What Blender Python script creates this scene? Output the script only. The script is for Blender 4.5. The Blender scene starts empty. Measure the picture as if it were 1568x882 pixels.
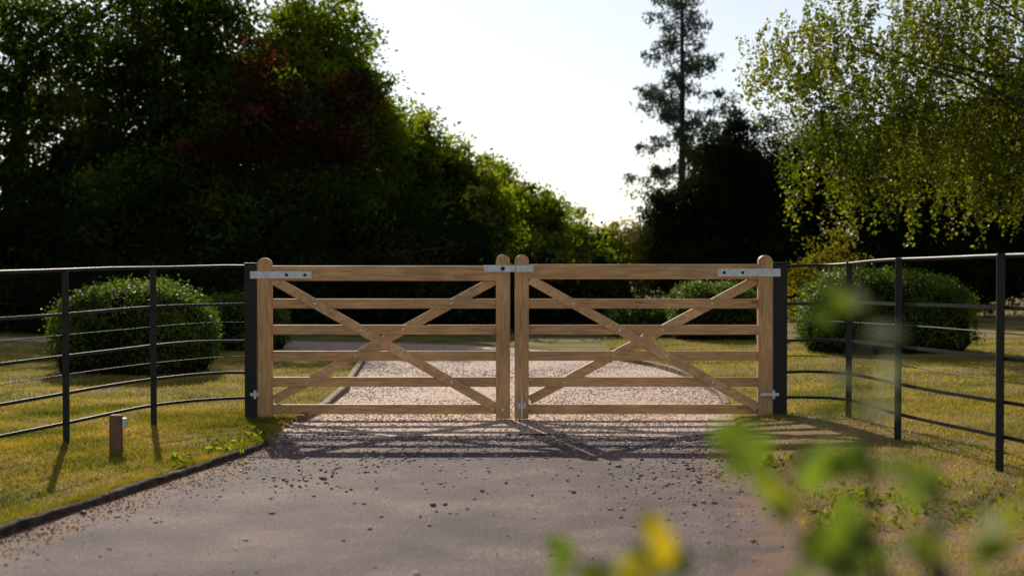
import bpy, math, numpy as np
from mathutils import Vector
R=np.random.default_rng(7)
S=bpy.context.scene
S.view_settings.view_transform='Standard'
try: S.view_settings.look='None'
except: pass
S.view_settings.exposure=0
# ---------------------------------------------------------------- helpers
def build(name,parts,mats,smooth=False,parent=None,attrs=None):
    Vs=[];LV=[];LS=[];MI=[];RN=[];nv=0;nl=0
    for V,F,m,r in parts:
        V=np.asarray(V,float);F=np.asarray(F,int)
        Vs.append(V);LV.append((F+nv).ravel());k=F.shape[1]
        LS.append(nl+np.arange(len(F))*k);MI.append(np.full(len(F),m))
        RN.append(np.full(len(F),.5) if r is None else r)
        nv+=len(V);nl+=F.size
    V=np.concatenate(Vs);LV=np.concatenate(LV);LS=np.concatenate(LS)
    me=bpy.data.meshes.new(name)
    me.vertices.add(len(V));me.loops.add(len(LV));me.polygons.add(len(LS))
    me.vertices.foreach_set("co",V.astype(np.float32).ravel())
    me.loops.foreach_set("vertex_index",LV.astype(np.int32))
    me.polygons.foreach_set("loop_start",LS.astype(np.int32))
    me.polygons.foreach_set("material_index",np.concatenate(MI).astype(np.int32))
    me.polygons.foreach_set("use_smooth",np.full(len(LS),smooth))
    me.update(calc_edges=True)
    a=me.attributes.new("rnd",'FLOAT','FACE');a.data.foreach_set("value",np.concatenate(RN).astype(np.float32))
    if attrs:
        for n,vals in attrs.items():
            a=me.attributes.new(n,'FLOAT','POINT');a.data.foreach_set("value",np.asarray(vals,np.float32))
    for m in mats: me.materials.append(m)
    ob=bpy.data.objects.new(name,me);S.collection.objects.link(ob)
    if parent: ob.parent=parent
    return ob
def empty(name,loc=(0,0,0)):
    e=bpy.data.objects.new(name,None);e.location=loc;e.empty_display_size=.2;S.collection.objects.link(e);return e
def norm(a): return a/np.maximum(np.linalg.norm(a,axis=-1,keepdims=True),1e-9)
def tube(path,rad,sides=8,sx=1,sz=1,cap=True):
    P=np.asarray(path,float);n=len(P);rad=np.broadcast_to(np.asarray(rad,float),(n,))
    T=np.gradient(P,axis=0) if n>1 else P;T=norm(T)
    up=np.array([0,0,1.]);V=[]
    for i in range(n):
        u=up if abs(T[i][2])<.9 else np.array([0,1.,0])
        a=norm(np.cross(T[i],u));b=np.cross(a,T[i])
        th=np.arange(sides)/sides*2*np.pi+ (np.pi/4 if sides==4 else 0)
        V.append(P[i]+rad[i]*(np.cos(th)[:,None]*a*sx+np.sin(th)[:,None]*b*sz))
    V=np.concatenate(V);F=[]
    for i in range(n-1):
        for j in range(sides):
            k=(j+1)%sides;F.append((i*sides+j,i*sides+k,(i+1)*sides+k,(i+1)*sides+j))
    if cap and sides%2==0:
        for o in (0,(n-1)*sides):
            for j in range(sides//2-1):
                F.append((o+j,o+j+1,o+sides-2-j,o+sides-1-j))
    return V,np.array(F)
BF=np.array([(0,1,2,3),(7,6,5,4),(0,4,5,1),(1,5,6,2),(2,6,7,3),(3,7,4,0)])
def boxv(x0,x1,y0,y1,z0,z1):
    return np.array([(x0,y0,z0),(x0,y1,z0),(x1,y1,z0),(x1,y0,z0),(x0,y0,z1),(x0,y1,z1),(x1,y1,z1),(x1,y0,z1)],float)
def box(name,x0,x1,y0,y1,z0,z1,mat,parent=None,bev=.004):
    o=build(name,[(boxv(x0,x1,y0,y1,z0,z1),BF,0,None)],[mat],parent=parent)
    if bev:
        m=o.modifiers.new("b",'BEVEL');m.width=bev;m.segments=2
    return o
def extr(name,prof,y0,y1,mat,parent=None,bev=.004):
    import bmesh
    bm=bmesh.new();vs=[bm.verts.new((x,y0,z)) for x,z in prof];f=bm.faces.new(vs)
    r=bmesh.ops.extrude_face_region(bm,geom=[f])
    for v in r['geom']:
        if isinstance(v,bmesh.types.BMVert): v.co.y=y1
    bmesh.ops.recalc_face_normals(bm,faces=bm.faces)
    me=bpy.data.meshes.new(name);bm.to_mesh(me);bm.free();me.materials.append(mat)
    o=bpy.data.objects.new(name,me);S.collection.objects.link(o)
    if parent:o.parent=parent
    if bev:
        m=o.modifiers.new("b",'BEVEL');m.width=bev;m.segments=2;m.limit_method='ANGLE';m.angle_limit=math.radians(40)
    return o
# ---------------------------------------------------------------- materials
def M(name):
    m=bpy.data.materials.new(name);m.use_nodes=True;nt=m.node_tree;nt.nodes.clear()
    out=nt.nodes.new('ShaderNodeOutputMaterial');return m,nt,out
def N(nt,t,**k):
    n=nt.nodes.new(t)
    for a,b in k.items():
        if a in n.inputs.keys(): n.inputs[a].default_value=b
        else: setattr(n,a,b)
    return n
def ramp(nt,stops,src):
    r=nt.nodes.new('ShaderNodeValToRGB');e=r.color_ramp.elements
    while len(e)<len(stops): e.new(.5)
    for i,(p,c) in enumerate(stops): e[i].position=p;e[i].color=(*c,1)
    nt.links.new(src,r.inputs[0]);return r
def coords(nt,scale=(1,1,1)):
    t=nt.nodes.new('ShaderNodeTexCoord');mp=nt.nodes.new('ShaderNodeMapping');mp.inputs['Scale'].default_value=scale
    nt.links.new(t.outputs['Object'],mp.inputs[0]);return mp.outputs[0]
def leafmat(name,stops,trans,tcol=1.6,rough=.55,spec=0,nscale=.9,tb=.4):
    m,nt,out=M(name)
    at=N(nt,'ShaderNodeAttribute',attribute_name='rnd')
    no=N(nt,'ShaderNodeTexNoise',Scale=nscale,Detail=1.);nt.links.new(coords(nt),no.inputs['Vector'])
    ma=N(nt,'ShaderNodeMath',operation='MULTIPLY_ADD');nt.links.new(no.outputs[0],ma.inputs[0]);ma.inputs[1].default_value=1.2
    ad=N(nt,'ShaderNodeMath',operation='MULTIPLY_ADD');nt.links.new(at.outputs['Fac'],ad.inputs[0]);ad.inputs[1].default_value=.6;ad.inputs[2].default_value=-.4
    nt.links.new(ad.outputs[0],ma.inputs[2])
    r=ramp(nt,stops,ma.outputs[0])
    if spec:
        p=N(nt,'ShaderNodeBsdfPrincipled',Roughness=rough);p.inputs['Specular IOR Level'].default_value=spec
        nt.links.new(r.outputs[0],p.inputs['Base Color'])
    else:
        p=nt.nodes.new('ShaderNodeBsdfDiffuse');nt.links.new(r.outputs[0],p.inputs['Color'])
    t=nt.nodes.new('ShaderNodeBsdfTranslucent')
    mx=N(nt,'ShaderNodeMix',data_type='RGBA',blend_type='MULTIPLY');mx.inputs[0].default_value=1
    nt.links.new(r.outputs[0],mx.inputs[6]);mx.inputs[7].default_value=(tcol*1.15,tcol*1.12,tcol*tb,1)
    nt.links.new(mx.outputs[2],t.inputs[0])
    s=nt.nodes.new('ShaderNodeMixShader');s.inputs[0].default_value=trans
    nt.links.new(p.outputs[0],s.inputs[1]);nt.links.new(t.outputs[0],s.inputs[2]);nt.links.new(s.outputs[0],out.inputs[0])
    return m
def solid(name,stops,scale=5,rough=.8,bump=.3,metal=0,mscale=(1,1,1),bscale=None,spec=.3,detail=6.,bd=.01):
    m,nt,out=M(name);c=coords(nt,mscale)
    no=N(nt,'ShaderNodeTexNoise',Scale=scale,Detail=detail);nt.links.new(c,no.inputs['Vector'])
    r=ramp(nt,stops,no.outputs[0])
    p=N(nt,'ShaderNodeBsdfPrincipled',Roughness=rough,Metallic=metal);p.inputs['Specular IOR Level'].default_value=spec
    nt.links.new(r.outputs[0],p.inputs['Base Color'])
    if bump:
        n2=N(nt,'ShaderNodeTexNoise',Scale=bscale or scale*4,Detail=4.);nt.links.new(c,n2.inputs['Vector'])
        b=N(nt,'ShaderNodeBump',Strength=bump,Distance=bd);nt.links.new(n2.outputs[0],b.inputs['Height']);nt.links.new(b.outputs[0],p.inputs['Normal'])
    nt.links.new(p.outputs[0],out.inputs[0]);return m
bark=solid('bark',[(.3,(.02,.015,.01)),(.7,(.07,.05,.035))],6,.9,.6)
leaf_dark=leafmat('leaf_dark',[(.1,(.012,.022,.005)),(.5,(.033,.056,.010)),(.95,(.11,.135,.019))],.48,2.2)
leaf_mid=leafmat('leaf_mid',[(.1,(.026,.044,.008)),(.5,(.075,.11,.014)),(.95,(.19,.21,.026))],.55,2.4,tb=.3)
leaf_copper=leafmat('leaf_copper',[(.1,(.012,.010,.006)),(.5,(.050,.017,.012)),(.95,(.17,.045,.028))],.45,2.0,tb=.6)
leaf_birch=leafmat('leaf_birch',[(.1,(.028,.044,.006)),(.5,(.075,.095,.009)),(.95,(.19,.19,.018))],.52,2.3,.5,.2,tb=.25)
leaf_yew=leafmat('leaf_yew',[(.1,(.007,.012,.005)),(.6,(.017,.027,.009)),(.95,(.055,.062,.016))],.25,1.8)
leaf_spruce=leafmat('leaf_spruce',[(.1,(.035,.048,.040)),(.9,(.085,.10,.078))],.3,1.3,tb=.9)
leaf_gold=leafmat('leaf_gold',[(.1,(.08,.08,.012)),(.9,(.20,.18,.03))],.45,1.8)
leaf_box=leafmat('leaf_box',[(.1,(.018,.036,.005)),(.5,(.05,.085,.009)),(.95,(.12,.17,.018))],.42,2.2,.5,.2,3)
leaf_fg=leafmat('leaf_fg',[(.15,(.05,.085,.022)),(.5,(.11,.165,.022)),(.9,(.33,.25,.015))],.5,1.6,.5,.25,9)
leaf_pale=leafmat('leaf_pale',[(.1,(.17,.19,.12)),(.9,(.30,.31,.22))],.4,1.1,.4,.4,9,tb=.8)
grassm=leafmat('grass_blades',[(.05,(.06,.085,.014)),(.40,(.17,.16,.028)),(.9,(.46,.31,.10))],.42,1.6,nscale=1.3)
corem=solid('shade_core',[(.3,(.004,.007,.002)),(.7,(.010,.016,.004))],20,.95,.5,spec=.05)  # near-black colour stands in for the shade inside foliage
def woodmat(name,ms,a,b,c):
    m,nt,out=M(name);co=coords(nt,ms)
    n1=N(nt,'ShaderNodeTexNoise',Scale=6.,Detail=8.,Distortion=.6);nt.links.new(co,n1.inputs['Vector'])
    r=ramp(nt,[(.3,a),(.55,b),(.75,c)],n1.outputs[0])
    vo=N(nt,'ShaderNodeTexVoronoi',Scale=3.2);nt.links.new(coords(nt,tuple(max(.5,x*.14) for x in ms)),vo.inputs['Vector'])
    kr=ramp(nt,[(.03,(.25,.2,.16)),(.075,(1,1,1))],vo.outputs['Distance'])
    n3=N(nt,'ShaderNodeTexNoise',Scale=2.5,Detail=2.);nt.links.new(coords(nt),n3.inputs['Vector'])
    r3=ramp(nt,[(.3,(.74,.74,.74)),(.7,(1.12,1.09,1.04))],n3.outputs[0])
    mx=N(nt,'ShaderNodeMix',data_type='RGBA',blend_type='MULTIPLY');mx.inputs[0].default_value=1
    nt.links.new(r.outputs[0],mx.inputs[6]);nt.links.new(kr.outputs[0],mx.inputs[7])
    m2=N(nt,'ShaderNodeMix',data_type='RGBA',blend_type='MULTIPLY');m2.inputs[0].default_value=1
    nt.links.new(mx.outputs[2],m2.inputs[6]);nt.links.new(r3.outputs[0],m2.inputs[7])
    p=N(nt,'ShaderNodeBsdfPrincipled',Roughness=.55);p.inputs['Specular IOR Level'].default_value=.4
    nt.links.new(m2.outputs[2],p.inputs['Base Color'])
    b_=N(nt,'ShaderNodeBump',Strength=.25,Distance=.004);nt.links.new(n1.outputs[0],b_.inputs['Height']);nt.links.new(b_.outputs[0],p.inputs['Normal'])
    nt.links.new(p.outputs[0],out.inputs[0]);return m
WC=((.42,.225,.095),(.62,.365,.165),(.74,.475,.235))
wood_h=woodmat('timber_horizontal',(1,12,12),*WC)
wood_v=woodmat('timber_vertical',(12,12,1),*WC)
WD=((.50,.285,.125),(.68,.42,.205),(.78,.53,.285))
wood_d1=woodmat('timber_brace',(3,12,5),*WD)
galv=solid('galvanised_steel',[(.3,(.55,.56,.58)),(.7,(.75,.76,.78))],30,.5,.1,.4)
black=solid('black_painted_steel',[(.3,(.008,.008,.009)),(.7,(.016,.016,.018))],20,.5,.08,0,spec=.3)
oldwood=solid('weathered_timber',[(.3,(.09,.05,.025)),(.7,(.2,.12,.06))],8,.8,.5)
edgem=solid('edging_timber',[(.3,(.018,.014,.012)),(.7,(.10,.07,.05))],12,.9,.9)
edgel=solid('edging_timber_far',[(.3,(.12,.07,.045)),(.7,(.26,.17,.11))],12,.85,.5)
# ---------------------------------------------------------------- drive outline
yt=np.linspace(-12,40,2081)
L=[(-12,-8),(-5,-6),(0,-4.5),(3,-3.4),(5,-2.62),(6.4,-2.30),(7.56,-2.03),(8.59,-1.79),(9.23,-1.65),(10.3,-1.62),(11.5,-1.55),(13.3,-1.56),(17,-1.78),(18.5,-2.4),(19.5,-4),(20.5,-6),(21.5,-8),(22.5,-10),(24,-10.1),(40,-10.1)]
Rr=[(-12,-.3),(0,-.3),(1.8,.05),(2.6,.5),(3.5,.9),(4.5,1.1),(5.6,1.24),(7.46,1.42),(8.4,1.40),(9.2,1.42),(10.7,1.66),(12.7,1.86),(14.7,1.83),(16.2,1.62),(17.2,1.3),(19,.5),(20.3,-.8),(21.5,-4),(22.5,-10),(24,-10.1),(40,-10.1)]
k=np.ones(17)/17
def sm(T):
    v=np.interp(yt,[p[0] for p in T],[p[1] for p in T]);v2=np.pad(v,8,mode='edge');return np.convolve(v2,k,'valid')
Lt,Rt=sm(L),sm(Rr)
Lf=lambda y:np.interp(y,yt,Lt);Rf=lambda y:np.interp(y,yt,Rt)
def outd(x,y): # positive outside drive
    return np.where(Rf(y)-Lf(y)>.05,np.maximum(Lf(y)-x,x-Rf(y)),5)
def vn(x,y,s=1.,seed=0):
    return (np.sin(x*1.7*s+seed)*np.cos(y*2.1*s-seed*1.3)+np.sin(x*3.9*s-y*3.1*s+seed*2)*.5+np.sin(x*7.3*s+y*8.7*s+seed)*.25)/1.75
def gz(x,y):
    o=outd(x,y)+.03*vn(x,y,3.,2)
    t=np.clip((o+.05)/.12,0,1);t=t*t*(3-2*t)
    z=-.04+t*(np.where(x<0,.058,.075)+.012*vn(x,y,1.1,1))
    z+=np.where((x>1)&(y<12)&(o>0),np.clip(o*.04,0,.03),0)
    return z
xs=np.unique(np.concatenate([np.linspace(-400,-20,20),np.linspace(-20,-8,40),np.linspace(-8,-4,50),np.linspace(-4,4,200),np.linspace(4,8,50),np.linspace(8,20,40),np.linspace(20,400,20)]))
ys=np.unique(np.concatenate([np.linspace(-100,0,12),np.linspace(0,5,30),np.linspace(5,13,200),np.linspace(13,24,120),np.linspace(24,60,40),np.linspace(60,900,25)]))
X,Y=np.meshgrid(xs,ys);x=X.ravel();y=Y.ravel();z=gz(x,y)
nx=len(xs);i=np.arange(len(ys)-1)[:,None]*nx+np.arange(nx-1)[None];i=i.ravel()
F=np.stack([i,i+1,i+nx+1,i+nx],1)
def soilf(x,y):
    o=outd(x,y);n=vn(x,y,2.2,3)
    s=np.clip(1-(o)/(.12+.06*n),0,1)*.9
    r=np.where((x>0)&(y<10.8),np.clip(1.4-(o)/(1.7+.6*n),0,1)*(.62+.5*vn(x,y,4.5,1)),0)
    r2=np.exp(-((x-2.0)**2/.5+(y-9.6)**2/1.2))*.95
    r3=np.clip((vn(x,y,1.3,6)-.1)*2.2,0,.6)*(.6+.4*vn(x,y,6,2))
    return np.clip(np.maximum(np.maximum(s,r3),np.where(x>0,np.maximum(r,r2),0)),0,1)
m,nt,out=M('lawn');c=coords(nt)
n1=N(nt,'ShaderNodeTexNoise',Scale=1.2,Detail=5.);nt.links.new(c,n1.inputs['Vector'])
n2=N(nt,'ShaderNodeTexNoise',Scale=60.,Detail=3.);nt.links.new(c,n2.inputs['Vector'])
mm=N(nt,'ShaderNodeMath',operation='MULTIPLY_ADD');nt.links.new(n2.outputs[0],mm.inputs[0]);mm.inputs[1].default_value=.5
sb=N(nt,'ShaderNodeMath',operation='SUBTRACT');nt.links.new(n1.outputs[0],sb.inputs[0]);sb.inputs[1].default_value=.25;nt.links.new(sb.outputs[0],mm.inputs[2])
r=ramp(nt,[(.3,(.06,.08,.016)),(.5,(.17,.155,.038)),(.7,(.34,.24,.09))],mm.outputs[0])
sr=ramp(nt,[(.3,(.19,.105,.055)),(.7,(.40,.25,.14))],n2.outputs[0])
at=N(nt,'ShaderNodeAttribute',attribute_name='soil')
mx=N(nt,'ShaderNodeMix',data_type='RGBA');nt.links.new(at.outputs['Fac'],mx.inputs[0]);nt.links.new(r.outputs[0],mx.inputs[6]);nt.links.new(sr.outputs[0],mx.inputs[7])
p=N(nt,'ShaderNodeBsdfPrincipled',Roughness=.95);p.inputs['Specular IOR Level'].default_value=.1
nt.links.new(mx.outputs[2],p.inputs['Base Color'])
b=N(nt,'ShaderNodeBump',Strength=.8,Distance=.02);nt.links.new(n2.outputs[0],b.inputs['Height']);nt.links.new(b.outputs[0],p.inputs['Normal'])
nt.links.new(p.outputs[0],out.inputs[0]);lawn=m
build('ground',[(np.stack([x,y,z],1),F,0,None)],[lawn],True,attrs={'soil':soilf(x,y)})
# drive sheets
def strip(name,y0,y1,ny,zoff,mat,nc=60,ragged=0):
    yy=np.linspace(y0,y1,ny);l=Lf(yy)-.07;r_=Rf(yy)+.07
    u=np.linspace(0,1,nc);XX=l[:,None]+(r_-l)[:,None]*u;YY=np.repeat(yy[:,None],nc,1)
    if ragged: YY[0]+=ragged*vn(XX[0],YY[0],2.5,4); 
    XX=XX.ravel();YY=YY.ravel();Z=zoff+.004*vn(XX,YY,.8,5)
    i=(np.arange(ny-1)[:,None]*nc+np.arange(nc-1)[None]).ravel()
    e=np.clip(-outd(XX,YY),0,5)
    return build(name,[(np.stack([XX,YY,Z],1),np.stack([i,i+1,i+nc+1,i+nc],1),0,None)],[mat],True,attrs={'edge':e})
m,nt,out=M('asphalt');c=coords(nt)
n1=N(nt,'ShaderNodeTexNoise',Scale=1.3,Detail=8.,Roughness=.65);nt.links.new(c,n1.inputs['Vector'])
n2=N(nt,'ShaderNodeTexNoise',Scale=70.,Detail=5.,Roughness=.7);nt.links.new(c,n2.inputs['Vector'])
vo=N(nt,'ShaderNodeTexVoronoi',Scale=95.);nt.links.new(c,vo.inputs['Vector'])
r1=ramp(nt,[(.35,(.072,.050,.050)),(.5,(.135,.094,.090)),(.65,(.23,.16,.142))],n1.outputs[0])
r2=ramp(nt,[(.35,(.3,.3,.3)),(.65,(1.75,1.68,1.65))],n2.outputs[0])
mx=N(nt,'ShaderNodeMix',data_type='RGBA',blend_type='MULTIPLY');mx.inputs[0].default_value=1
nt.links.new(r1.outputs[0],mx.inputs[6]);nt.links.new(r2.outputs[0],mx.inputs[7])
at=N(nt,'ShaderNodeAttribute',attribute_name='edge')
n3=N(nt,'ShaderNodeTexNoise',Scale=5.,Detail=6.);nt.links.new(c,n3.inputs['Vector'])
ma=N(nt,'ShaderNodeMath',operation='MULTIPLY_ADD');nt.links.new(n3.outputs[0],ma.inputs[0]);ma.inputs[1].default_value=-1.0;nt.links.new(at.outputs['Fac'],ma.inputs[2])
er=ramp(nt,[(0,(.85,.85,.85)),(.15,(0,0,0))],ma.outputs[0])
ml=N(nt,'ShaderNodeMath',operation='ADD');nt.links.new(ma.outputs[0],ml.inputs[0]);ml.inputs[1].default_value=.33;nt.links.new(ml.outputs[0],er.inputs[0])
m2=N(nt,'ShaderNodeMix',data_type='RGBA');nt.links.new(er.outputs[0],m2.inputs[0]);nt.links.new(mx.outputs[2],m2.inputs[6]);m2.inputs[7].default_value=(.24,.13,.075,1)
p=N(nt,'ShaderNodeBsdfPrincipled',Roughness=.78);p.inputs['Specular IOR Level'].default_value=.22
nt.links.new(m2.outputs[2],p.inputs['Base Color'])
b=N(nt,'ShaderNodeBump',Strength=1.,Distance=.008);nt.links.new(vo.outputs['Distance'],b.inputs['Height'])
b2=N(nt,'ShaderNodeBump',Strength=.7,Distance=.02);nt.links.new(n2.outputs[0],b2.inputs['Height']);nt.links.new(b.outputs[0],b2.inputs['Normal']);nt.links.new(b2.outputs[0],p.inputs['Normal'])
nt.links.new(p.outputs[0],out.inputs[0]);asph=m
strip('asphalt_driveway',-10,10.6,300,0,asph)
m,nt,out=M('gravel');c=coords(nt)
vo=N(nt,'ShaderNodeTexVoronoi',Scale=55.);nt.links.new(c,vo.inputs['Vector'])
hs=nt.nodes.new('ShaderNodeSeparateColor');nt.links.new(vo.outputs['Color'],hs.inputs[0])
r1=ramp(nt,[(0,(.26,.165,.125)),(.5,(.50,.345,.265)),(1,(.68,.51,.40))],hs.outputs[0])
p=N(nt,'ShaderNodeBsdfPrincipled',Roughness=.8);p.inputs['Specular IOR Level'].default_value=.3
nt.links.new(r1.outputs[0],p.inputs['Base Color'])
b=N(nt,'ShaderNodeBump',Strength=.6,Distance=.008,invert=True);nt.links.new(vo.outputs['Distance'],b.inputs['Height']);nt.links.new(b.outputs[0],p.inputs['Normal'])
nt.links.new(p.outputs[0],out.inputs[0]);grav=m
gravel=strip('gravel_driveway',9.95,22.4,200,.010,grav,ragged=.15)
# stones
t=(1+5**.5)/2
ICO=norm(np.array([(-1,t,0),(1,t,0),(-1,-t,0),(1,-t,0),(0,-1,t),(0,1,t),(0,-1,-t),(0,1,-t),(t,0,-1),(t,0,1),(-t,0,-1),(-t,0,1)],float))
ICF=np.array([(0,11,5),(0,5,1),(0,1,7),(0,7,10),(0,10,11),(1,5,9),(5,11,4),(11,10,2),(10,7,6),(7,1,8),(3,9,4),(3,4,2),(3,2,6),(3,6,8),(3,8,9),(4,9,5),(2,4,11),(6,2,10),(8,6,7),(9,8,1)])
OCT=np.array([(1,0,0),(0,1,0),(-1,0,0),(0,-1,0),(0,0,1),(0,0,-1)],float)
OCF=np.array([(0,1,4),(1,2,4),(2,3,4),(3,0,4),(1,0,5),(2,1,5),(3,2,5),(0,3,5)])
def stones(name,px,py,pz,size,mat,base=ICO,bf=ICF,flat=1.,sink=.3):
    n=len(px);kv=len(base)
    V=base[None]*(1+.35*(R.random((n,kv,1))-.5))
    V=V*(size[:,None,None]*np.stack([.7+.6*R.random(n),.7+.6*R.random(n),(.45+.35*R.random(n))*flat],1)[:,None,:])
    a=R.random(n)*6.28;ca,sa=np.cos(a)[:,None],np.sin(a)[:,None]
    V=np.stack([V[...,0]*ca-V[...,1]*sa,V[...,0]*sa+V[...,1]*ca,V[...,2]],2)
    V+=np.stack([px,py,pz+size*sink],1)[:,None,:]
    F=(bf[None]+np.arange(n)[:,None,None]*kv).reshape(-1,3)
    return build(name,[(V.reshape(-1,3),F,0,np.repeat(R.random(n),len(bf)))],[mat])
def stonemat(name,st):
    m,nt,out=M(name);at=N(nt,'ShaderNodeAttribute',attribute_name='rnd');r=ramp(nt,st,at.outputs['Fac'])
    p=N(nt,'ShaderNodeBsdfPrincipled',Roughness=.75);nt.links.new(r.outputs[0],p.inputs['Base Color']);nt.links.new(p.outputs[0],out.inputs[0]);return m
st1=stonemat('gravel_stone',[(0,(.24,.155,.12)),(.5,(.52,.37,.285)),(1,(.74,.58,.47))])
st2=stonemat('loose_stone',[(0,(.08,.065,.06)),(.6,(.27,.195,.165)),(1,(.58,.44,.36))])
n=30000
py=9.7+(R.random(n)**1.35)*9.5;u=R.random(n);px=Lf(py)+u*(Rf(py)-Lf(py))
keep=py>9.95+.2*vn(px,py,2.5,4)-R.exponential(.12,n)
px,py=px[keep],py[keep];stones('gravel_stones',px,py,np.full(len(px),.010),.005+.008*R.random(len(px))**1.5,st1,OCT,OCF,.75,.1)
P=[]
def sc(cx,cy,sx,sy,n):
    P.append(np.stack([R.normal(cx,sx,n),R.normal(cy,sy,n)],1))
q=np.stack([R.uniform(-2.6,1.6,600),R.uniform(3,10,600)],1);P.append(q)
a=9.95-R.exponential(.36,7500);P.append(np.stack([R.uniform(-1.7,1.7,7500),a],1))
sc(1.05,8.0,.28,.6,420);sc(.9,7.0,.2,.6,120);sc(-1.5,9.0,.2,.3,180);sc(0,8.9,.9,.25,200)
P=np.concatenate(P);o=outd(P[:,0],P[:,1]);P=P[(o<-.02)&(P[:,1]>2)]
stones('loose_stones',P[:,0],P[:,1],np.zeros(len(P)),.003+.011*R.random(len(P))**2.5,st2,flat=.9,sink=.2)
P=[];sc(-1.12,7.85,.17,.25,38);sc(-.9,8.5,.35,.3,28);sc(1.1,7.9,.25,.5,50);sc(0,7.2,1.0,.9,24)
P=np.concatenate(P);P=P[outd(P[:,0],P[:,1])<-.05]
stones('loose_pebbles',P[:,0],P[:,1],np.zeros(len(P)),.007+.013*R.random(len(P))**2,st2,sink=.3)
n=4500;cy=R.uniform(4.5,10,n);cx=Lf(cy)+np.abs(R.normal(0,.17,n));stones('soil_crumbs',cx,cy,np.zeros(n),.002+.006*R.random(n)**2,stonemat('crumb',[(0,(.12,.06,.035)),(1,(.36,.2,.11))]),OCT,OCF)
# edging
def edging(name,yy,fx,off,w,z0,z1,mat):
    pts=np.array([(fx(a)+off,a) for a in yy]);T=norm(np.gradient(pts,axis=0));Nn=np.stack([T[:,1],-T[:,0]],1)
    V=[];n=len(pts)
    zt=z1+.004*np.sin(np.arange(n)*.4)+R.normal(size=n)*.0022
    pts=pts+Nn*(R.normal(size=(n,1))*.002)
    for sgn,zz in ((-1,np.full(n,z0)),(1,np.full(n,z0)),(1,zt-.006),(.6,zt),(-.6,zt),(-1,zt-.006)):
        V.append(np.column_stack([pts+Nn*sgn*w/2,zz]))
    V=np.stack(V,1).reshape(-1,3);F=[]
    for i in range(n-1):
        for j in range(6):F.append((i*6+j,i*6+(j+1)%6,(i+1)*6+(j+1)%6,(i+1)*6+j))
    for o in (0,(n-1)*6): F+=[(o,o+1,o+2,o+5),(o+2,o+3,o+4,o+5)]
    return build(name,[(V,np.array(F),0,None)],[mat])
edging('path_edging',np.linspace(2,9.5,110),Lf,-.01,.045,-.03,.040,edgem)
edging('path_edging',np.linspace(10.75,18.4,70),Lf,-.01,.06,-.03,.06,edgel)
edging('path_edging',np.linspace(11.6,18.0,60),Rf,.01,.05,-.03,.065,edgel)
# ---------------------------------------------------------------- leaves
def leaves(C,size,asp=.5,nb=(0,0,.5),ns=1.,rnd=None,tdir=None,ts=1.):
    n=len(C);nr=norm(R.normal(size=(n,3))*ns+np.array(nb))
    t=R.normal(size=(n,3))*ts
    if tdir is not None: t=t+tdir
    t=norm(t-nr*np.sum(t*nr,1,keepdims=True));b=np.cross(nr,t)
    s=size*(.6+.8*R.random((n,1)))
    V=np.stack([C+t*s*.5,C+b*s*asp*.5+t*s*.06,C-t*s*.5,C-b*s*asp*.5+t*s*.06],1).reshape(-1,3)
    F=np.arange(n*4).reshape(n,4)
    return V,F,0,(R.random(n) if rnd is None else rnd)
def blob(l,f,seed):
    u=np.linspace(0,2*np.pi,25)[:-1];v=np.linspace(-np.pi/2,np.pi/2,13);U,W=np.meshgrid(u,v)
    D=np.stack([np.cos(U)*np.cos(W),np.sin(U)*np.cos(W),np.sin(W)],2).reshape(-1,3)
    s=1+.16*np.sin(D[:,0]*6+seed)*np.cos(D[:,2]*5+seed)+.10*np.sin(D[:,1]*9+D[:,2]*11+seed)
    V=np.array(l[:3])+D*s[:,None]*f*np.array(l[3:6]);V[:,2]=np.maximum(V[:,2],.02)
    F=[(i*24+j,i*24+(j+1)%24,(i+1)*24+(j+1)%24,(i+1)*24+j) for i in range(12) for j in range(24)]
    return V,np.array(F),2,None
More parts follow.
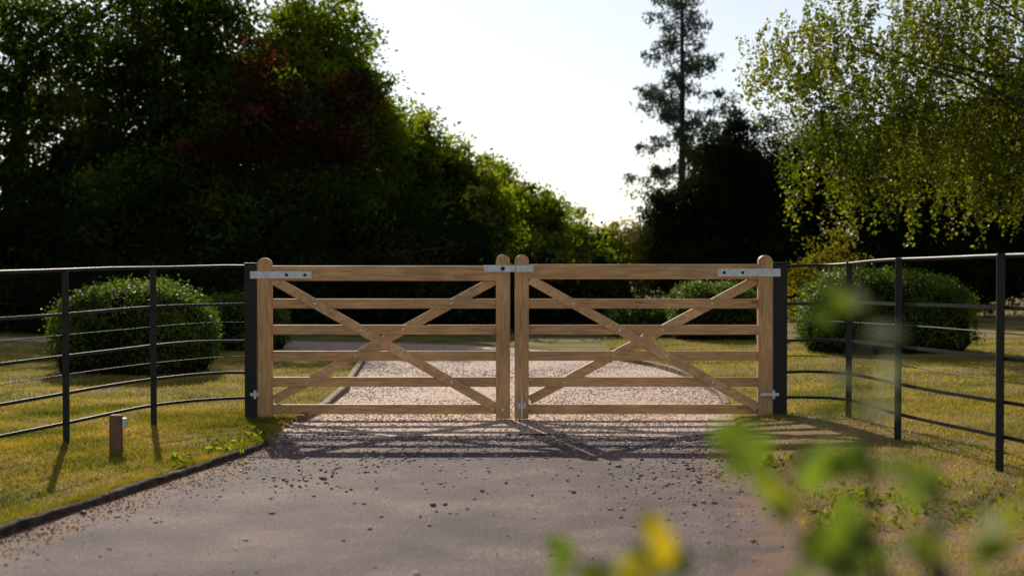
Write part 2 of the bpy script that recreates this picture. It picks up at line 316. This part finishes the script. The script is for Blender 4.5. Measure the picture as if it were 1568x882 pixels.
def tree(name,base,tr,lobes,nclump,lpc,cr,ls,mat,shell=.45,nlimb=30,asp=.55,fl=.6,top=None,gap=0.,core=0,corez=99,mat2=None,frac2=.3):
    w=np.array([l[3]*l[4]*l[5] for l in lobes])**.75;w/=w.sum()
    idx=R.choice(len(lobes),nclump,p=w);Lb=np.array(lobes)[idx]
    d=norm(R.normal(size=(nclump,3)));
    if core: d[:,1]=np.where((d[:,1]>0)&(R.random(nclump)<.5),-d[:,1],d[:,1])
    rr=R.random((nclump,1))**shell
    rr=rr*(1+.15*R.normal(size=(nclump,1)))
    C=Lb[:,:3]+d*rr*Lb[:,3:]
    C=C[C[:,2]>.1]
    if gap>0: C=C[(vn(C[:,0],C[:,2]+C[:,1]*.3,1.6,base[0])>gap-1)]
    nc=len(C);sz=cr*(.5+1.0*R.random((nc,1,1)))
    o=R.normal(size=(nc,lpc,3))*sz*np.array([1,1,fl])*.6
    A=(C[:,None,:]+o).reshape(-1,3)
    cl=np.repeat(R.random(nc),lpc)*.5+.5*R.random(nc*lpc)
    ok=A[:,2]>.02
    if mat2:
        sel=np.repeat(R.random(nc)<frac2,lpc)
        V2=leaves(A[ok&sel],ls,asp,rnd=cl[ok&sel]);parts=[leaves(A[ok&~sel],ls,asp,rnd=cl[ok&~sel]),(V2[0],V2[1],3,V2[3])]
    else: parts=[leaves(A[ok],ls,asp,rnd=cl[ok])]
    if core:  # added opaque hulls in the lobes, stop light leaks and darken the crown
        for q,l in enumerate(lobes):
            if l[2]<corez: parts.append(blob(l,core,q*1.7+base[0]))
    zt=top or max(l[2] for l in lobes)
    b=np.array(base,float);tp=np.array([np.average([l[0] for l in lobes]),np.average([l[1] for l in lobes]),zt])
    ss=np.linspace(0,1,9)[:,None];path=b+(tp-b)*ss*np.array([1,1,1]);path[:,:2]=b[:2]+(tp-b)[:2]*(ss**1.6)+.1*np.sin(ss*5+base[0])
    V,F=tube(path,tr*(1-.75*ss[:,0])*(1+.5*np.exp(-ss[:,0]*14)),10);parts.append((V,F,1,None))
    for q in C[R.choice(nc,min(nlimb,nc),replace=False)]:
        k0=min(8,max(2,int(8*(q[2]-.25*np.linalg.norm(q[:2]-b[:2])-b[2])/max(zt,1))));s0=path[k0]
        mid=(s0+q)/2+np.array([0,0,.15])+R.normal(size=3)*.12
        tt=np.linspace(0,1,6)[:,None];pp=s0*(1-tt)**2+2*mid*tt*(1-tt)+q*tt*tt
        V,F=tube(pp,np.linspace(tr*.35,.012,6),5);parts.append((V,F,1,None))
    return build(name,parts,[mat,bark,corem]+([mat2] if mat2 else []))
# left woodland
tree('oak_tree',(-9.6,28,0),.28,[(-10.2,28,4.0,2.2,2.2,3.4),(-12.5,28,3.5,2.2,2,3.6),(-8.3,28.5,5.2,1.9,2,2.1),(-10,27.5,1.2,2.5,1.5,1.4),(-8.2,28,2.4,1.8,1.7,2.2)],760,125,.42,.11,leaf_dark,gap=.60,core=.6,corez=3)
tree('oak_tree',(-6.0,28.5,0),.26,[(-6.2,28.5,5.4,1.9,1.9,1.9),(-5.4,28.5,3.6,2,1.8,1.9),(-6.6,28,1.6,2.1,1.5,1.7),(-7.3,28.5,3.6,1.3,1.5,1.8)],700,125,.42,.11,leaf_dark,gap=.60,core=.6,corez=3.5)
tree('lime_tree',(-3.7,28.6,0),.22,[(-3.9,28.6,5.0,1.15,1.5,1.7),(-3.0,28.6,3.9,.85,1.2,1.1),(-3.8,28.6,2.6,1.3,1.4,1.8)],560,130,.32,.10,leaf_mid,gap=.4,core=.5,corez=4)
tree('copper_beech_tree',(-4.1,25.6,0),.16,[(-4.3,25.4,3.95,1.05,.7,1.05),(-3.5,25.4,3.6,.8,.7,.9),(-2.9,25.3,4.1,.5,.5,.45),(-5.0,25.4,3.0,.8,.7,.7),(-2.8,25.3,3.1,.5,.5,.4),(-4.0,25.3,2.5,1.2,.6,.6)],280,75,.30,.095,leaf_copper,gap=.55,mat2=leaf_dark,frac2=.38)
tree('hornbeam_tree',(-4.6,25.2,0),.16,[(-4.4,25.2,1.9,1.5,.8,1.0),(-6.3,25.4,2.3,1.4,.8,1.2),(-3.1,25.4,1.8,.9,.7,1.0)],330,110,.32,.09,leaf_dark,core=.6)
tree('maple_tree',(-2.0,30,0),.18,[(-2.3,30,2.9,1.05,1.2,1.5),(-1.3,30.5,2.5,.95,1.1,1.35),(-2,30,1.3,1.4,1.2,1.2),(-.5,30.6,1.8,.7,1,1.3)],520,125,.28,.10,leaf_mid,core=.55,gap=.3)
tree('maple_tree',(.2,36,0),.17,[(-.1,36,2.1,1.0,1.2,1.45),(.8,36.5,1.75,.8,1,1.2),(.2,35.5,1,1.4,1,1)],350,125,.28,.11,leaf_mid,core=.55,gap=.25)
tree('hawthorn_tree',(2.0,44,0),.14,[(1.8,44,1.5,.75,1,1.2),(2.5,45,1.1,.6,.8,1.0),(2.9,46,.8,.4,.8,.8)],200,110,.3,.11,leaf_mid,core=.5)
tree('golden_shrub',(4.1,50,0),.1,[(3.6,50,1.3,.7,1,1.1),(4.6,51,1.4,.8,1,1.1)],130,110,.3,.12,leaf_gold,core=.5)
tree('golden_shrub',(5.6,24.5,0),.06,[(5.45,24.5,1.1,.4,.4,.75),(5.2,24.6,.7,.5,.4,.6)],60,80,.18,.06,leaf_gold)
H=[]
for xx in np.arange(-13,1.5,.8): H.append((xx,23.6+.25*math.sin(xx*2),.55,.75,.6,.75+.2*math.sin(xx*1.7)))
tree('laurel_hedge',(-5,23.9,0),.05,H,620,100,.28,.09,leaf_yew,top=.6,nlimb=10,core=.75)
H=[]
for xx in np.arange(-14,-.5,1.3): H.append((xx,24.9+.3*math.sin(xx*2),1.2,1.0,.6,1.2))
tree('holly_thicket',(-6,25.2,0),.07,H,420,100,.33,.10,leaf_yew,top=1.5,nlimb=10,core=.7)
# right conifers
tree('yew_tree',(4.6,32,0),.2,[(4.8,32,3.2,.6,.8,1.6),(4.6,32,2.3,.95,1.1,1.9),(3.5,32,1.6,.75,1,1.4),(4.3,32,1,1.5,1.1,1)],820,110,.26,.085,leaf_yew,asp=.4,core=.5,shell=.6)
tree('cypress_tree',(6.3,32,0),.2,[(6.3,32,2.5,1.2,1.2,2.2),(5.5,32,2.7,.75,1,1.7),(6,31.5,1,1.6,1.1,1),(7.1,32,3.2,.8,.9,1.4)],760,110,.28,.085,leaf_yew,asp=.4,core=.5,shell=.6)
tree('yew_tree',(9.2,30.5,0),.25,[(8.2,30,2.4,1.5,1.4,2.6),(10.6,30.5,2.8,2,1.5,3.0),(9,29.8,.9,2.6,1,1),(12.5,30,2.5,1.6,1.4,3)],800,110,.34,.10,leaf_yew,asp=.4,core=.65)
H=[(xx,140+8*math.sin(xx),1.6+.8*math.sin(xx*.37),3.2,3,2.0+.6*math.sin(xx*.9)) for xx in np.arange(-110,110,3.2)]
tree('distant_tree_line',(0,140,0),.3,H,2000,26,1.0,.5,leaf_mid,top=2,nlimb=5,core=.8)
# tall spruce
parts=[];tx,ty=4.72,40.
tp=np.array([(tx+.06*math.sin(a*3),ty,a*9.9) for a in np.linspace(0,1,12)])
V,F=tube(tp,np.linspace(.14,.02,12),8);parts.append((V,F,1,None));LC=[]
for zz in np.arange(2.2,9.7,.078):
    a=R.random()*6.28;ln=(.35+1.45*((10.2-zz)/8)**.6)*(.40+.8*R.random())
    tt=np.linspace(0,1,8)[:,None];dr=np.array([math.cos(a),math.sin(a),0])
    pp=np.array([tx,ty,zz])+dr*ln*tt+np.array([0,0,1.])*(-.34*ln*tt+.28*ln*tt**3)
    V,F=tube(pp,np.linspace(.02,.006,8),4);parts.append((V,F,1,None))
    nn=int(330*ln);s=R.random((nn,1))**.6
    q=np.array([tx,ty,zz])+dr*ln*s+np.array([0,0,1.])*(-.34*ln*s+.28*ln*s**3)
    clump=.5+.5*np.sin(s*19+zz*9)
    q=q[(R.random((nn,1))<clump*.95+.03)[:,0]]
    q+=R.normal(size=q.shape)*np.array([.08,.08,.04])-np.array([0,0,1])*np.abs(R.normal(size=(len(q),1)))*.15
    LC.append(q)
LC=np.concatenate(LC);parts.insert(0,leaves(LC,.14,.32,tdir=np.array([0,0,-1.4])))
build('spruce_tree',parts,[leaf_spruce,bark])
# weeping birch
parts=[];LC=[]
env=[(4.15,20.3,4.05,1.05,.9,.7,.75),(5.3,20.8,4.5,1.4,1.2,1.1,1.3),(7.2,21,4.9,1.9,1.5,1.4,1.8),(9.6,21,4.6,1.8,1.6,1.6,2.2),(5.6,20.4,3.2,1.5,1.0,.8,1.5),(7.9,20.6,3.0,2.0,1.1,.9,1.6),(4.5,20.3,2.9,.75,.7,.6,1.2)]
tpath=np.array([(9.0-.25*a+.1*math.sin(a*6),21,6.3*a) for a in np.linspace(0,1,10)])
V,F=tube(tpath,np.linspace(.17,.03,10),10);parts.append((V,F,1,None))
for e in env:
    for _ in range(3):
        q=np.array(e[:3])+R.normal(size=3)*np.array(e[3:6])*.4
        s0=tpath[R.integers(3,6)];tt=np.linspace(0,1,8)[:,None];mid=(s0+q)/2+np.array([0,0,.35])
        pp=s0*(1-tt)**2+2*mid*tt*(1-tt)+q*tt*tt;pp+=R.normal(size=pp.shape)*.03;V,F=tube(pp,np.linspace(.04,.006,8),5);parts.append((V,F,1,None))
w=np.array([e[3]*e[5] for e in env]);w/=w.sum()
for _ in range(2100):
    e=env[R.choice(len(env),p=w)];d=norm(R.normal(size=3));p0=np.array(e[:3])+d*(R.random()**.4)*np.array(e[3:6])
    if vn(p0[0],p0[2],1.9,3)<-.42: continue
    ln=e[6]*(.3+.8*R.random());ln=min(ln,p0[2]-1.25-.6*R.random())
    if ln<.1: continue
    sw=R.normal(size=2)*.12
    nn=int(34*ln)+8;s=np.sort(R.random(nn))[:,None]
    q=p0+np.column_stack([sw[0]*s*ln+.05*np.sin(s*5+p0[0]*9),sw[1]*s*ln,-s*ln+.15*np.sin(s*2)])
    if R.random()<.2:
        tt=np.linspace(0,1,4)[:,None];pp=p0+np.column_stack([sw[0]*tt*ln+.05*np.sin(tt*5+p0[0]*9),sw[1]*tt*ln,-tt*ln+.15*np.sin(tt*2)])
        V,F=tube(pp,.004,3,cap=False);parts.append((V,F,1,None))
    q=q+R.normal(size=q.shape)*np.array([.030,.04,.03]);LC.append(q)
LC=np.concatenate(LC);parts.insert(0,leaves(LC,.060,.65,tdir=np.array([0,0,-.8])))
build('birch_tree',parts,[leaf_birch,bark])
# topiary
def bush(name,cx,cy,rx,ry,h,n,mat=leaf_box,ls=.034,seed=0):
    d=norm(R.normal(size=(n,3)));d[:,2]=np.abs(d[:,2])*np.where(R.random(n)<.25,-.35,1)
    def shp(d):
        p=np.sign(d)*np.abs(d)**.72
        s=1+.035*np.sin(d[:,0]*5+seed)+.03*np.sin(d[:,1]*7+d[:,2]*5+seed)+.02*np.sin(d[:,0]*17+d[:,2]*13)
        return p*s[:,None]*np.array([rx*.92,ry*.92,h*.68])+np.array([cx,cy,h*.34])
    A=shp(d)+R.normal(size=(n,3))*.025
    spk=R.random(n)<.14;A[spk]+=d[spk]*R.random((spk.sum(),1))*.09
    ok=A[:,2]>.03;A=A[ok];d=d[ok];n=len(A)
    nr=norm(R.normal(size=(n,3))*.9+d);t=norm(np.cross(nr,R.normal(size=(n,3))));b=np.cross(nr,t);s=ls*(.6+.8*R.random((n,1)))
    V=np.stack([A+t*s*.5,A+b*s*.3,A-t*s*.5,A-b*s*.3],1).reshape(-1,3)
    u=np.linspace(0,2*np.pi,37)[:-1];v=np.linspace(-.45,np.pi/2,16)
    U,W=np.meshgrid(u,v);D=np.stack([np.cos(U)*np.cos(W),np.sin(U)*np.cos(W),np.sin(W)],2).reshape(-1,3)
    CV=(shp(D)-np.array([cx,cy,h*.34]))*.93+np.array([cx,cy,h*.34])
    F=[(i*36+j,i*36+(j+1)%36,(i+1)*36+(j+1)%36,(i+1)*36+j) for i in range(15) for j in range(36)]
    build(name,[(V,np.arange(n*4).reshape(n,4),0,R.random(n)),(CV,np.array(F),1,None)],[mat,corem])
bush('boxwood_bush',-4.1,15.5,.93,.75,.93,26000,seed=1)
bush('boxwood_bush',-3.75,19.3,.75,.6,.70,10000,seed=2)
bush('boxwood_bush',4.85,18.6,1.2,.85,1.04,32000,seed=3)
bush('boxwood_bush',3.05,21.5,.72,.6,.85,14000,seed=4)
bush('boxwood_bush',2.05,22.4,.6,.5,.5,8000,seed=5)
# ---------------------------------------------------------------- grass
def grass(n,x0,x1,y0,y1,h,w,ex=1.):
    gx=R.uniform(x0,x1,n);gy=y0+(y1-y0)*R.random(n)**ex
    o=outd(gx,gy);s=soilf(gx,gy)
    kp=(o>-.02)&(R.random(n)>s*1.0);gx,gy=gx[kp],gy[kp];n=len(gx)
    pn=.5+.5*vn(gx,gy,1.6,8);fine=.5+.5*vn(gx,gy,9,4)
    hh=h*(.4+.9*R.random(n))*(.5+.6*pn+.4*fine);a=R.random(n)*6.28
    ln=R.normal(size=(n,2))*.7;z=gz(gx,gy)-.003;ww=w*(.6+.8*R.random(n))
    B=np.stack([gx,gy,z],1);dx=np.stack([np.cos(a)*ww/2,np.sin(a)*ww/2,np.zeros(n)],1)
    T=B+np.stack([ln[:,0]*hh,ln[:,1]*hh,hh],1)
    return np.stack([B-dx,B+dx,T],1).reshape(-1,3),np.arange(n*3).reshape(n,3),0,np.clip(.22+.6*R.random(n)+.9*(.5-pn)+.25*(.5-fine),0,1)
build('lawn_grass',[grass(150000,-5.2,-1.4,5.2,11.5,.030,.006),grass(100000,1.1,5,5,11.5,.030,.006),grass(70000,-8,-1.4,11.5,19,.03,.009,1.3),grass(80000,1.3,8,11.5,21,.03,.009,1.3)],[grassm])
n=9000;ty_=R.uniform(5,9.6,n);tx_=Lf(ty_)-.03-np.abs(R.normal(0,.035,n));k2=vn(tx_,ty_,4,2)>-.25;tx_,ty_=tx_[k2],ty_[k2];n=len(tx_)
hh=.03+.035*R.random(n);B=np.stack([tx_,ty_,np.full(n,.012)],1);a=R.random(n)*6.28;dx=np.stack([np.cos(a),np.sin(a),a*0],1)*.003
T=B+np.stack([R.normal(size=n)*.5*hh+.3*hh,R.normal(size=n)*.5*hh,hh],1)
build('edge_grass',[(np.stack([B-dx,B+dx,T],1).reshape(-1,3),np.arange(n*3).reshape(n,3),0,.1+.6*R.random(n))],[grassm])
WP=[]
for cx,cy,n_,rr_ in ((1.46,8.35,160,.09),(1.75,7.0,160,.13),(2.1,6.5,260,.2),(1.5,6.4,120,.10),(-1.85,8.9,70,.06),(-1.72,9.4,80,.05),(-1.95,8.3,40,.04),(2.4,7.3,140,.15)):
    c=R.normal(size=(n_,3))*np.array([rr_,rr_,.03])+np.array([cx,cy,.06]);c[:,2]=np.abs(c[:,2]-.03)+.03;WP.append(c)
build('verge_weeds',[leaves(np.concatenate(WP),.045,.4,rnd=None)],[leaf_mid])
# ---------------------------------------------------------------- gates
GY=10.9
def disc(name,x,z,yf,r,parent,mat=galv):
    th=np.arange(10)/10*6.283
    prof=[(x+r*math.cos(a),z+r*math.sin(a)) for a in th]
    return extr(name,prof,yf-.008,yf,mat,parent,.002)
def gate(x0,x1,hinge,drop):
    e=empty('timber_gate',(0,0,0));sw=.108
    def stile(nm,a,b,zt):
        c=(a+b)/2;r=(b-a)/2
        prof=[(a,.02),(b,.02)]+[(c+r*math.cos(t),zt-r*.9+r*.9*math.sin(t)) for t in np.linspace(0,math.pi,13)]
        return extr(nm,prof,GY-.0375,GY+.0375,wood_v,e,.005)
    stile('hanging_stile' if hinge<0 else 'meeting_stile',x0,x0+sw,1.25 if hinge<0 else 1.275)
    stile('meeting_stile' if hinge<0 else 'hanging_stile',x1-sw,x1,1.275 if hinge<0 else 1.27)
    a,b=x0+sw-.01,x1-sw+.01
    box('top_rail',a,b,GY-.034,GY+.034,1.075 +(.012 if hinge>0 else 0),1.19+(.012 if hinge>0 else 0),wood_h,e,.006)
    zs=[.9,.7,.5,.3,.09]
    for i,zc in enumerate(zs): box('rail_%d'%(i+1),a,b,GY-.013,GY+.013,zc-.037,zc+.037,wood_h,e,.003)
    def brace(nm,xa,za,xb,zb,yc):
        d=np.array([xb-xa,zb-za]);d/=np.linalg.norm(d);nn=np.array([-d[1],d[0]])*.036
        prof=[(xa+nn[0],za+nn[1]),(xa-nn[0],za-nn[1]),(xb-nn[0],zb-nn[1]),(xb+nn[0],zb+nn[1])]
        extr(nm,prof,yc-.010,yc+.010,wood_d1,e,.003)
    p0=(a+.02,1.085);p1=(b-.01,.105)
    brace('front_brace',p0[0],p0[1],p1[0],p1[1],GY-.0235)
    q0=(b-.01,1.085);q1=(a+.02,.16)
    brace('rear_brace',q0[0],q0[1],q1[0],q1[1],GY+.0235)
    for zc in zs[:4]:
        t=(zc-p0[1])/(p1[1]-p0[1]);disc('bolt',p0[0]+(p1[0]-p0[0])*t,zc,GY-.0335,.011,e)
        t=(zc-q0[1])/(q1[1]-q0[1]);disc('bolt',q0[0]+(q1[0]-q0[0])*t,zc+.0,GY-.013,.009,e)
    yf=GY-.0375
    if hinge<0:
        box('hinge_strap',-2.0,-1.53,yf-.009,yf-.002,1.092,1.148,galv,e,.002)
        for xx in (-1.95,-1.88,-1.72,-1.58): disc('strap_bolt',xx,1.12,yf-.009,.012,e,black if xx>-1.8 else galv)
        box('lower_hinge',-2.0,-1.93,yf-.02,yf-.002,.195,.22,galv,e,.003)
        box('gudgeon',-1.972,-1.955,yf-.03,yf+.01,.175,.24,galv,e,.003)
    else:
        box('hinge_strap',1.567,2.05,yf-.009,yf-.002,1.108,1.168,galv,e,.002)
        for xx in (1.62,1.76,1.93,2.0): disc('strap_bolt',xx,1.138,yf-.009,.012,e,black if xx<1.8 else galv)
        box('lower_hinge',1.90,2.04,yf-.02,yf-.002,.195,.22,galv,e,.003)
        box('gudgeon',1.99,2.008,yf-.03,yf+.01,.175,.24,galv,e,.003)
    if drop:
        V,F=tube([(.075,yf-.02,-.0),(.075,yf-.02,.2)],.008,8);build('drop_bolt',[(V,F,0,None)],[galv],parent=e)
        box('drop_bolt_plate',.045,.105,yf-.008,yf-.002,.10,.145,galv,e,.002)
        box('latch_strap',.03,.165,yf-.009,yf-.002,1.142,1.194,galv,e,.002)
        disc('latch_bolt',.1,1.168,yf-.009,.013,e)
    else:
        box('latch_strap',-.215,.022,yf-.012,yf-.002,1.142,1.194,galv,e,.002)
        disc('latch_bolt',-.07,1.168,yf-.012,.016,e,black);disc('latch_bolt',-.19,1.168,yf-.012,.01,e)
        disc('stile_bolt',-.07,.09,yf-.001,.014,e)
gate(-1.947,-.015,-1,False);gate(.02,1.992,1,True)
def gpost(xa,xb,zt):
    e=empty('steel_gate_post')
    box('shaft',xa,xb,GY-.04,GY+.04,-.1,zt,black,e,.004);box('cap',xa-.004,xb+.004,GY-.044,GY+.044,zt+.001,zt+.012,black,e,.003)
gpost(-2.045,-1.957,1.20);gpost(2.003,2.105,1.205)
# ---------------------------------------------------------------- estate fences
def fence(path,offs,posts,zs,wires):
    e=empty('estate_fence')
    P=np.array(path,float);n=len(P)
    tt=np.linspace(0,n-1,(n-1)*6+1);XY=np.stack([np.interp(tt,np.arange(n),P[:,i]) for i in (0,1)],1);O=np.interp(tt,np.arange(n),offs)
    kk=np.array([.25,.5,.25])
    for _ in range(6):
        for i in (0,1): XY[1:-1,i]=np.convolve(XY[:,i],kk,'valid')
        O[1:-1]=np.convolve(O,kk,'valid')
    for i,zz in enumerate(zs):
        sag=.002*np.sin(tt*1.9+i*2)
        V,F=tube(np.column_stack([XY,zz+O+sag]),.0115 if i==0 else .012,8 if i==0 else 4,sx=1 if i==0 else .45,sz=1 if i==0 else 1.25)
        build('rail_%d'%(i+1),[(V,F,0,None)],[black],parent=e,smooth=(i==0))
    for i,zz in enumerate(wires):
        V,F=tube(np.column_stack([XY,zz+O+.004*np.sin(tt*1.4+i)]),.0035,6);build('wire_%d'%(i+1),[(V,F,0,None)],[black],parent=e)
    for j,(px,py,ht,th) in enumerate(posts):
        gzv=float(gz(np.array([px]),np.array([py]))[0])
        d=np.array([math.cos(th),math.sin(th),0]);q=np.array([-d[1],d[0],0])
        V=boxv(-.022,.022,-.012,.012,gzv-.2,ht);V=np.outer(V[:,0],d)+np.outer(V[:,1],q)+np.outer(V[:,2],[0,0,1])+np.array([px,py,0])
        o=build('post_%d'%(j+1),[(V,BF,0,None)],[black],parent=e);m=o.modifiers.new('b','BEVEL');m.width=.003
ZR=[1.185,.895,.615,.37,.175]
fence([(-2.02,10.9),(-2.2,10.88),(-2.42,10.74),(-2.64,10.40),(-2.80,9.9),(-2.95,9.39),(-3.26,8.31),(-3.56,7.2),(-3.9,6),(-4.2,4.8)],[0,0,-.002,-.006,-.01,-.016,-.022,-.025,-.025,-.025],
 [(-2.63,10.42,1.18,.3),(-2.95,9.39,1.17,.3),(-3.26,8.31,1.17,.3),(-3.56,7.2,1.17,.3),(-3.9,6,1.18,.3)],ZR,[.755,.49])
fence([(2.09,10.93),(2.25,10.93),(2.41,10.83),(2.50,10.5),(2.51,9.9),(2.53,9.25),(2.62,8.55),(2.74,7.9),(2.98,6.7),(3.3,5.5)],[0,.005,.012,.025,.042,.056,.068,.078,.09,.09],
 [(2.49,10.5,1.22,-.2),(2.515,9.25,1.25,-.2),(2.715,7.9,1.275,-.2),(2.98,6.7,1.29,-.2),(3.3,5.5,1.29,-.2)],ZR,[.755,.49])
e=empty('timber_marker_post')
box('stake',-2.50,-2.43,8.80,8.87,-.1,.275,oldwood,e,.006);box('stub',-2.425,-2.40,8.82,8.85,.19,.255,galv,e,.003)
# ---------------------------------------------------------------- foreground shrub
def ovleaf(c,dr,nr,L_,W_):
    dr=norm(np.array(dr));nr=np.array(nr);nr=norm(nr-dr*np.dot(nr,dr));b=np.cross(nr,dr);s=np.linspace(0,1,8)
    w=W_*np.sin(np.pi*s**.8)**.9*.5;rows=[]
    for a,ww in zip(s,w):
        ctr=np.array(c)+dr*L_*(a)-nr*.25*L_*a*a
        rows+= [ctr-b*ww+nr*ww*.3,ctr,ctr+b*ww+nr*ww*.3]
    F=[(i*3+j,i*3+j+1,i*3+j+4,i*3+j+3) for i in range(7) for j in (0,1)]
    return np.array(rows),np.array(F)
parts=[]
stems=[[(.328,1.27,0),(.344,1.255,.5),(.316,1.23,.963),(.307,1.23,1.11),(.293,1.23,1.235)],
 [(.336,1.255,.70),(.295,1.23,.914),(.262,1.214,1.029),(.205,1.19,1.082),(.164,1.164,1.10)],
 [(.336,1.255,.66),(.246,1.23,.848),(.164,1.23,.947),(.098,1.23,.979),(.041,1.23,.99)],
 [(.336,1.255,.70),(.377,1.31,.914),(.41,1.33,1.004),(.476,1.33,1.045)],
 [(.344,1.255,.62),(.344,1.19,.88),(.344,1.164,1.004),(.353,1.164,1.086)]]
for s_ in stems:
    P_=np.array(s_);t0=np.arange(len(P_));tt=np.linspace(0,len(P_)-1,16);pp=np.stack([np.interp(tt,t0,P_[:,i]) for i in range(3)],1)
    V,F=tube(pp,np.linspace(.0045,.0018,16),6);parts.append((V,F,2,None))
LL=[(.290,1.222,.030,.2,0),(.283,1.205,.030,.3,0),(.302,1.178,.040,.5,1),(.297,1.160,.036,.4,1),(.306,1.130,.036,.3,1),(.308,1.105,.036,.2,0),(.316,1.083,.045,.2,0),(.308,1.060,.045,.2,0),
(.170,1.097,.050,.4,0),(.192,1.090,.056,.4,0),(.213,1.082,.056,.35,0),(.240,1.055,.060,.5,0),(.262,1.036,.066,.4,0),(.276,1.013,.064,.45,0),(.292,1.053,.050,.2,0),(.283,.996,.066,.4,0),(.290,.975,.060,.3,0),
(.336,1.038,.050,.25,0),(.348,1.069,.048,.35,0),(.353,1.013,.052,.3,0),(.328,.989,.052,.3,0),(.378,1.004,.052,.2,1),(.402,1.000,.052,.1,0),(.426,1.015,.054,.3,1),(.451,1.005,.054,.3,0),(.476,1.015,.056,.3,1),(.44,.978,.052,.2,0),
(.123,1.006,.054,.95,0),(.107,.990,.056,1,0),(.135,.984,.050,.85,0),(.074,.978,.048,.6,0),(.046,.983,.046,.4,0),(.156,.980,.045,.5,0),(.197,.968,.045,.3,0),(.312,.960,.052,.4,0),(.369,.958,.052,.4,0),(.435,.962,.052,.2,1),(.254,.960,.045,.3,0)]
for (lx,lz,ll,rv,mi) in LL:
    for rep in range(2):
        a=R.random()*6.28;dr=(math.cos(a),.5*R.normal(),math.sin(a)*.8+.1);l3=ll*.86
        V,F=ovleaf((lx+R.normal()*.009-dr[0]*l3*.4,1.23+R.normal()*.05,lz+R.normal()*.009-dr[2]*l3*.4),dr,(R.normal()*.4,-1+R.normal()*.3,.6+R.normal()*.3),l3,l3*.52)
        parts.append((V,F,mi,np.full(len(F),min(1,max(0,rv+R.normal()*.12)))))
for _ in range(160):
    a=R.random()*6.28;c=(.31+R.normal()*.11,1.26+R.normal()*.09,.15+.70*R.random());dr=(math.cos(a),math.sin(a),.3*R.normal())
    V,F=ovleaf(c,dr,(0,0,1),.05,.028);parts.append((V,F,0,np.full(len(F),R.random()*.7)))
build('foreground_shrub',parts,[leaf_fg,leaf_pale,bark],True)
# ---------------------------------------------------------------- light
EL,AZ=math.radians(30),math.radians(-15)
w=bpy.data.worlds.new("World");S.world=w;w.use_nodes=True;nt=w.node_tree
bg=nt.nodes['Background'];sky=nt.nodes.new('ShaderNodeTexSky');sky.sky_type='NISHITA';sky.sun_disc=False
sky.sun_elevation=EL;sky.sun_rotation=AZ;sky.air_density=1.0;sky.dust_density=.4;sky.ozone_density=1.5
hsv=nt.nodes.new('ShaderNodeHueSaturation');hsv.inputs['Saturation'].default_value=.5
nt.links.new(sky.outputs[0],hsv.inputs['Color']);nt.links.new(hsv.outputs[0],bg.inputs[0]);bg.inputs[1].default_value=.105
sl=bpy.data.lights.new('sun','SUN');sl.energy=5;sl.angle=math.radians(.5);sl.color=(1,.90,.76)
so=bpy.data.objects.new('sun',sl);S.collection.objects.link(so)
sd=Vector((math.sin(AZ)*math.cos(EL),math.cos(AZ)*math.cos(EL),math.sin(EL)));so.rotation_euler=sd.to_track_quat('Z','Y').to_euler();so.location=(0,0,20)
cam=bpy.data.cameras.new('camera');co=bpy.data.objects.new('camera',cam);S.collection.objects.link(co)
cam.lens=50;cam.sensor_width=36;cam.clip_end=2000;cam.clip_start=.05
co.location=(0,0,1.25);co.rotation_euler=(math.radians(90-1.21),0,0)
cam.dof.use_dof=True;cam.dof.focus_distance=10.9;cam.dof.aperture_fstop=2.1
S.camera=co
